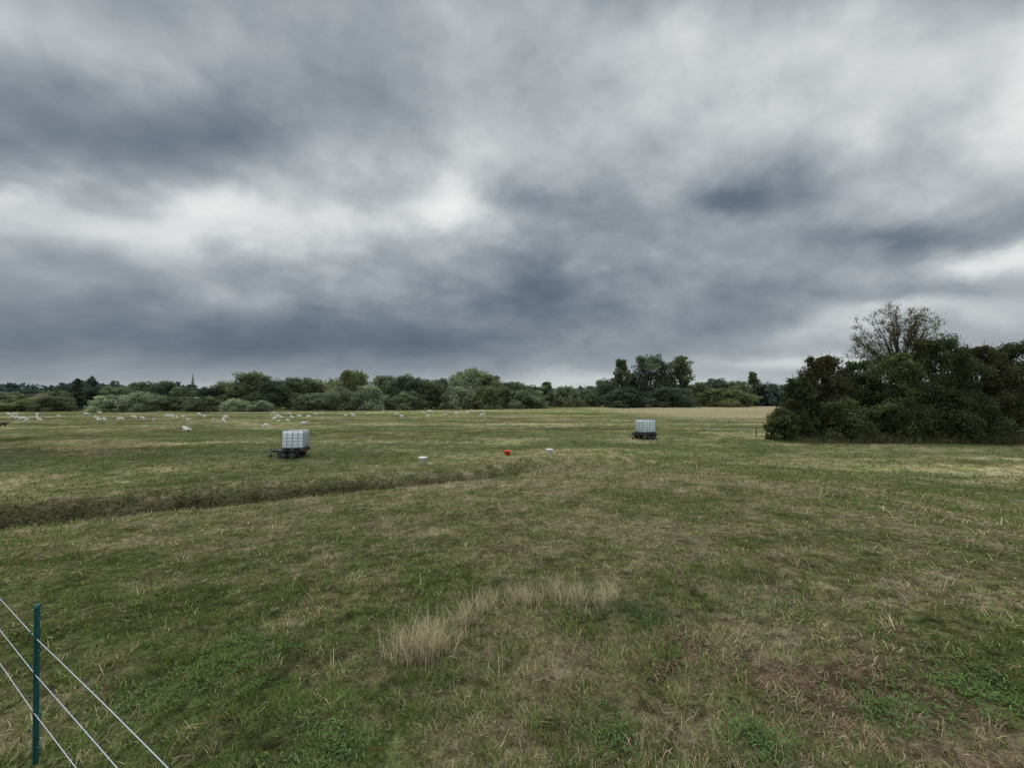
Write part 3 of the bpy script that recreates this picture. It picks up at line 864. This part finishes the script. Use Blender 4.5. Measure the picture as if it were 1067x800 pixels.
def house(px, depth, rz, Lh, Wh, hh, rh, wm, rm, label, z=0):
    c = at(px, depth); c.z = z
    root = empty("house", c, rz); tag(root, label, "house", "houses among the far left trees")
    MB().box((0, 0, hh / 2), (Lh, Wh, hh)).build("wall", wm, root)
    x = Lh / 2 + .3; y = Wh / 2 + .35
    rf = MB().poly([(-x, -y, hh + .01), (x, -y, hh + .01), (x, y, hh + .01), (-x, y, hh + .01), (-x, 0, hh + rh), (x, 0, hh + rh)], [(0, 1, 5, 4), (2, 3, 4, 5), (0, 4, 3), (1, 2, 5), (0, 3, 2, 1)]).build("roof", rm, root)
    MB().box((Lh * .3, 0, hh + rh), (.6, .6, .9)).build("chimney", M_brick, rf)
    for fl_ in (1.3, 3.0):
        for xx in (-.32, 0, .32):
            if fl_ < 2 and xx == 0: continue
            if fl_ + .7 > hh: continue
            w_ = MB().box((xx * Lh, -Wh / 2 - .03, fl_), (1.0, .07, 1.0)).build("window", M_glass, root)
            MB().box((xx * Lh, -Wh / 2 - .06, fl_ - .57), (1.2, .16, .1)).build("sill", M_render, w_)
    MB().box((0, -Wh / 2 - .03, 1.02), (.9, .07, 2.0)).build("door", M_wood, root)
house(213, 106, R(8), 4.2, 3.6, 2.7, 1.0, M_render, M_slate, "pale low house with grey roof right of the church spire")
house(50, 108, R(-12), 6, 5, 3.4, 1.4, M_brick, M_tile, "brick house with tiled roof left of the thin conifer")

# ------------------------------------------------------------------ near bushes on the right
def nearbush(px, depth, wpx, top, seed, base, label, nleaf=15000, size=.115, kind='bush'):
    c = at(px, depth)
    H = (zray(px, top, depth) - c.z) * 1.0; W = wpx / F * depth * 1.1
    root = empty("hedge_bush", c, 0); tag(root, label, "bush", "large dark bushes on the right of the meadow")
    V, CC, C = crown_data(kind, seed, H, W, 0.0, 38, 12, int(nleaf * 1.5), size, base, .26, (.08, .17))
    me = quadmesh("crown", V, CC); cr = link("crown", me, M_leaf, root)
    mb = MB(); g = random.Random(seed)
    for c_ in C:
        bx, by = g.uniform(-.5, .5), g.uniform(-.5, .5)
        e = Vector(c_)
        tip = Vector((e.x * 1.3, e.y * 1.3, e.z * 1.05 + .45))
        mb.tube([(bx, by, -.1), (bx + (e.x - bx) * .45 + g.uniform(-.2, .2), by + (e.y - by) * .45, e.z * .55), tuple(e), tuple(tip)], [.07, .05, .025, .008], 6)
    mb.build("trunk", M_bark, root, True)
    return root
DK = (0.072, 0.092, 0.042); BR = (0.086, 0.084, 0.044); OL = (0.112, 0.128, 0.054)
NB = [
 (814, 30.8, 40, 424, OL, "lowest rounded bush at the extreme left foot of the near bush group", 6000),
 (832, 31.5, 46, 388, DK, "dark bush at the left end of the near bush group", 10000),
 (858, 32.5, 62, 365, BR, "brownish dark bush with a rounded top, second from the left of the near group", 16000),
 (896, 33.5, 60, 370, DK, "dark bush just left of the foot of the thin crowned tree", 14000),
 (932, 31.5, 70, 362, OL, "olive dark bush directly beneath the thin crowned tree", 17000),
 (975, 32.0, 84, 345, DK, "tall dark bush right of the thin crowned tree's trunk", 20000),
 (1020, 32.0, 80, 353, BR, "tall brownish bush second from the right edge", 19000),
 (1068, 31.5, 90, 349, DK, "tall dark bush cut by the right edge of the picture", 20000),
 (1140, 32.0, 90, 350, DK, "dark bush continuing the group beyond the right edge", 8000),
 (876, 30.6, 60, 412, OL, "low bramble like bush in front of the brownish bush", 7000),
 (1000, 30.4, 90, 405, DK, "low dark bush in front of the tall dark bush near the right edge", 9000),
 (940, 30.4, 60, 415, DK, "low dark bush in front of the olive dark bush", 6000),
]
for m, q in enumerate(NB): nearbush(q[0], q[1], q[2], q[3], 900 + m * 13, q[4], q[5], q[6])

# thin crowned tree
def branchtree(px, depth, top, halfpx, label, seed=4):
    c = at(px, depth); H = zray(px, top, depth) - c.z
    root = empty("ash_tree", c); tag(root, label, "tree")
    g = random.Random(seed); mb = MB(); tips = []
    # limbs grow out to points spread through a dome, with twigs along them
    cz = H * .70; rx = halfpx / F * depth; rz_ = H - cz
    p0 = Vector((0, 0, H * .40))
    mb.tube([(0, 0, -.1), (0.06, 0, H * .2), tuple(p0)], [.24, .2, .17], 8)
    for m in range(64):
        th_ = m * 2.4 + g.uniform(-.3, .3); u_ = g.uniform(-.3, 1)
        rr = math.sqrt(max(0, 1 - max(u_, 0) ** 2)) * g.uniform(.65, 1.0)
        e = Vector((math.cos(th_) * rr * rx, math.sin(th_) * rr * rx * .8, cz + u_ * rz_ * g.uniform(.85, 1)))
        s = Vector((0, 0, H * g.uniform(.36, .55))) if m % 3 else p0
        pts_ = []
        for i_ in range(8):
            t = i_ / 7
            q_ = s.lerp(e, t); q_.z += math.sin(t * PI) * .35 * (1 - abs(u_)); q_ += Vector((g.gauss(0, .09), g.gauss(0, .09), g.gauss(0, .07))) * (i_ > 0)
            pts_.append(q_)
        mb.tube(pts_, [.055 - .047 * i_ / 7 for i_ in range(8)], 5, False)
        for i_ in range(4, 8):
            for _ in range(4):
                dd = Vector((g.gauss(0, 1), g.gauss(0, 1), g.gauss(.5, .8))).normalized() * .8 + (e - s).normalized() * .6
                ln = g.uniform(.3, .7) * (1 - .3 * i_ / 8)
                a1 = pts_[i_] + dd * ln * .5 + Vector((g.gauss(0, .05), g.gauss(0, .05), .03)); a2 = pts_[i_] + dd * ln
                mb.tube([pts_[i_], a1, a2], [.014, .011, .007], 3, False)
                tips += [a1, a2, a2]
                for _ in range(2):
                    dd2 = (dd + Vector((g.gauss(0, .6), g.gauss(0, .6), g.gauss(.1, .5)))).normalized() * ln * .55
                    mb.tube([a1, a1 + dd2], [.009, .006], 3, False); tips.append(a1 + dd2)
    mb.build("trunk", M_bark, root, True)
    T_ = np.array([tuple(t) for t in tips])
    gg = np.random.default_rng(seed); nn = 13000
    T_ = T_[gg.integers(0, len(T_), nn)] + gg.normal(0, .12, (nn, 3))
    col = np.array((0.135, 0.128, 0.060))[None] * gg.uniform(.6, 1.4, (nn, 1))
    V, CC = leafcloud(gg, T_, .075, col)
    link("crown", quadmesh("crown", V, CC), M_leaf, root)
branchtree(937, 34, 319, 45, "thin crowned tree with fine twigs and sparse leaves rising above the near dark bushes")

# rough stalks along the foot of the bushes
n = 15000
g = np.random.default_rng(5)
x = g.uniform(20.5, 48, n); y = g.normal(29.6, .7, n)
cl_ = fbm(x / 1.1, y / 1.5, 7, 3)
h = g.uniform(.15, .95, n) * (1.7 * cl_ ** 1.5 + .15) * np.clip((x - 20) / 4, .3, 1) * (1 + .5 * sstep(36, 42, x))
pb = .35 + .4 * sstep(33, 40, x)
cols = np.where(g.uniform(0, 1, (n, 1)) > pb[:, None], np.array([[.12, .15, .055]]), np.array([[.20, .145, .085]])) * g.uniform(.35, 1.15, (n, 1))
V, fl, stt, C = blades(x, y, h, np.full(n, .03), np.abs(g.normal(.2, .3, n)), cols, 9)
o = link("rough_grass", np_mesh("rough_grass", V, fl, stt, C), M_grass)
tag(o, "rough tall grass and dead stalks along the foot of the near bushes", "grass", kind='stuff')

# wooden posts
PL = [(788, 455, 444, "short wooden post leftmost of those beside the near bushes"), (799, 455, 443, "wooden post second from the left beside the near bushes"),
      (986, 459, 441, "wooden post in front of the tall dark bush near the right edge"), (1052, 459, 442, "wooden post among dead stalks by the right edge")]
for (a_, b_, t_, lb) in PL:
    c = ground(a_, b_); hgt = zray(a_, t_, c.y) - c.z
    o = MB().tube([(0, 0, -.1), (.01, 0, hgt * .5), (.03, .01, hgt - .06), (.03, .01, hgt)], [.038, .036, .034, .014], 8).build("fence_post", M_wood)
    o.location = c; tag(o, lb, "post", "wooden posts by the near bushes")

# ------------------------------------------------------------------ light
SE, SA = R(52), R(-35)
sun = bpy.data.lights.new("sun", 'SUN'); sun.energy = 1.5; sun.angle = R(20); sun.color = (1, .96, .90)
so = bpy.data.objects.new("sun", sun); COL.objects.link(so)
d = Vector((math.sin(SA) * math.cos(SE), math.cos(SA) * math.cos(SE), math.sin(SE)))
so.rotation_euler = (-d).to_track_quat('-Z', 'Y').to_euler()

world = bpy.data.worlds.new("World"); sc.world = world; world.use_nodes = True
nt = world.node_tree; nt.nodes.clear()
out = nt.nodes.new("ShaderNodeOutputWorld")
sky = nt.nodes.new("ShaderNodeTexSky"); sky.sky_type = 'NISHITA'; sky.sun_disc = False
sky.sun_elevation = SE; sky.sun_rotation = SA
bg1 = nt.nodes.new("ShaderNodeBackground"); bg1.inputs[1].default_value = .08
nt.links.new(sky.outputs[0], bg1.inputs[0])
tc = nt.nodes.new("ShaderNodeTexCoord")
def W_(op, *a_, v=False, out_i=0):
    n_ = nt.nodes.new("ShaderNodeVectorMath" if v else "ShaderNodeMath"); n_.operation = op
    for i_, q in enumerate(a_):
        if hasattr(q, 'is_output'): nt.links.new(q, n_.inputs[i_])
        else: n_.inputs[i_].default_value = q
    return n_.outputs[out_i]
def NO(vec, scale, det=6, rough=.55, dist=0.0):
    n_ = nt.nodes.new("ShaderNodeTexNoise"); n_.inputs['Scale'].default_value = scale; n_.inputs['Detail'].default_value = det
    n_.inputs['Roughness'].default_value = rough; n_.inputs['Distortion'].default_value = dist
    nt.links.new(vec, n_.inputs['Vector']); return n_
D = tc.outputs['Generated']
sep = nt.nodes.new("ShaderNodeSeparateXYZ"); nt.links.new(D, sep.inputs[0])
zc = W_('MAXIMUM', sep.outputs[2], 0.0)
den = W_('ADD', zc, 0.46)
cmb = nt.nodes.new("ShaderNodeCombineXYZ")
nt.links.new(W_('DIVIDE', sep.outputs[0], den), cmb.inputs[0]); nt.links.new(W_('DIVIDE', sep.outputs[1], den), cmb.inputs[1])
mp = nt.nodes.new("ShaderNodeMapping"); mp.inputs['Rotation'].default_value = (0, 0, R(-30)); mp.inputs['Scale'].default_value = (.95, 1.1, 1)
nt.links.new(cmb.outputs[0], mp.inputs[0]); CP2 = mp.outputs[0]
wn = NO(CP2, 2.6, 5, .55)
wv = W_('SUBTRACT', wn.outputs['Color'], (.5, .5, .5), v=True)
sc1 = nt.nodes.new("ShaderNodeVectorMath"); sc1.operation = 'SCALE'; nt.links.new(wv, sc1.inputs[0])
nt.links.new(W_('MULTIPLY', W_('ADD', zc, .05), .60), sc1.inputs[3])
DW = W_('ADD', D, sc1.outputs[0], v=True)
BLB = [
 (150, 120, 190, 60, -.15), (40, 160, 100, 45, -.05), (50, 10, 150, 40, .07), (330, 70, 120, 60, -.05),
 (560, 45, 200, 60, .13), (760, 40, 130, 50, .11), (930, 30, 160, 60, .09),
 (240, 226, 75, 26, .26), (20, 212, 60, 18, .16), (360, 245, 60, 30, .22), (472, 225, 50, 28, .32), (440, 188, 120, 26, .10), (110, 243, 110, 22, .13),
 (610, 150, 110, 45, .07), (560, 205, 60, 26, -.12), (560, 262, 90, 34, -.10), (505, 312, 95, 20, -.15), (630, 300, 120, 26, -.06),
 (785, 195, 58, 24, -.20), (900, 110, 120, 50, .16), (1050, 140, 80, 65, .24), (1060, 60, 70, 40, .12),
 (950, 240, 160, 20, -.18), (1035, 284, 75, 16, .30), (960, 330, 130, 12, .22), (870, 347, 70, 12, .20), (830, 376, 110, 9, .18),
 (760, 275, 140, 26, -.07), (700, 335, 190, 18, -.11), (606, 262, 18, 28, .12),
 (200, 350, 330, 34, -.20), (470, 362, 190, 26, -.17), (860, 300, 110, 14, -.08),
 (250, 408, 420, 8, .10), (650, 397, 180, 10, .16), (1000, 400, 200, 20, .1),
]
acc = None
for (px, py, rx, ry, A) in BLB:
    c0 = ray(px, py).normalized(); e1 = ray(px + rx, py).normalized() - c0; e2 = ray(px, py - ry).normalized() - c0
    sx, sy = e1.length, e2.length
    X = e1.normalized(); Z = (e2 - X * e2.dot(X)).normalized(); Y = Z.cross(X)
    rot = Matrix((X, Y, Z)).transposed().to_euler()
    m_ = nt.nodes.new("ShaderNodeMapping"); m_.vector_type = 'TEXTURE'
    m_.inputs['Location'].default_value = c0; m_.inputs['Rotation'].default_value = rot; m_.inputs['Scale'].default_value = (sx, .6, sy)
    nt.links.new(DW, m_.inputs[0])
    dt = nt.nodes.new("ShaderNodeVectorMath"); dt.operation = 'DOT_PRODUCT'; nt.links.new(m_.outputs[0], dt.inputs[0]); nt.links.new(m_.outputs[0], dt.inputs[1])
    gs = W_('POWER', .36788, dt.outputs['Value'])
    acc = W_('MULTIPLY', gs, A) if acc is None else W_('MULTIPLY_ADD', gs, A, acc)
nA = NO(CP2, 3.0, 7, .52).outputs['Fac']
nF = NO(CP2, 9.0, 5, .55).outputs['Fac']
# low over the horizon the cloud base is seen edge on and smooths out
damp = nt.nodes.new("ShaderNodeMapRange"); damp.interpolation_type = 'SMOOTHSTEP'
damp.inputs[1].default_value = .02; damp.inputs[2].default_value = .30; damp.inputs[3].default_value = .30; damp.inputs[4].default_value = 1.0
nt.links.new(sep.outputs[2], damp.inputs[0])
det_ = W_('MULTIPLY_ADD', W_('SUBTRACT', nF, .5), .15, W_('MULTIPLY', W_('SUBTRACT', nA, .5), .62))
lum = W_('ADD', acc, .63)
lum = W_('MULTIPLY_ADD', det_, damp.outputs[0], lum)
rmp = nt.nodes.new("ShaderNodeValToRGB"); nt.links.new(lum, rmp.inputs[0])
def s2l(c): return tuple(((v / 255) / 12.92 if v / 255 < .04045 else ((v / 255 + .055) / 1.055) ** 2.4) for v in c)
el = rmp.color_ramp.elements
stops = [(.30, (86, 98, 113)), (.40, (103, 115, 129)), (.50, (126, 136, 146)), (.60, (151, 159, 166)), (.72, (184, 190, 193)), (.85, (217, 220, 220)), (1, (240, 241, 239))]
el[0].position = stops[0][0]; el[0].color = (*s2l(stops[0][1]), 1)
el[1].position = 1; el[1].color = (*s2l(stops[-1][1]), 1)
for p_, c_ in stops[1:-1]:
    e_ = el.new(p_); e_.color = (*s2l(c_), 1)
bg2 = nt.nodes.new("ShaderNodeBackground"); nt.links.new(rmp.outputs[0], bg2.inputs[0])
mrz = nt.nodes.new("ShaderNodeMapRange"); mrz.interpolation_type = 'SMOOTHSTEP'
mrz.inputs[1].default_value = .76; mrz.inputs[2].default_value = .96; mrz.inputs[3].default_value = 1.0; mrz.inputs[4].default_value = 4.4  # overhead sky out of view, brightened to add light on the ground
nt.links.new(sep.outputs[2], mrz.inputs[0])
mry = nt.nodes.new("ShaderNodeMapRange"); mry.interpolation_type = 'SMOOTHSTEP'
mry.inputs[1].default_value = .1; mry.inputs[2].default_value = -.5; mry.inputs[3].default_value = 1.0; mry.inputs[4].default_value = 2.3  # sky behind the camera, brightened to add frontal light on the trees
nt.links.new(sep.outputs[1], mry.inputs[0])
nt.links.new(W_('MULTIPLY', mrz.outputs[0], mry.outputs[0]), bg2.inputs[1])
mx = nt.nodes.new("ShaderNodeMixShader"); mx.inputs[0].default_value = .97
nt.links.new(bg1.outputs[0], mx.inputs[1]); nt.links.new(bg2.outputs[0], mx.inputs[2]); nt.links.new(mx.outputs[0], out.inputs[0])
world.cycles.sampling_method = 'MANUAL'; world.cycles.sample_map_resolution = 512

sc.view_settings.view_transform = 'Standard'; sc.view_settings.look = 'None'; sc.view_settings.exposure = 0; sc.view_settings.gamma = 1
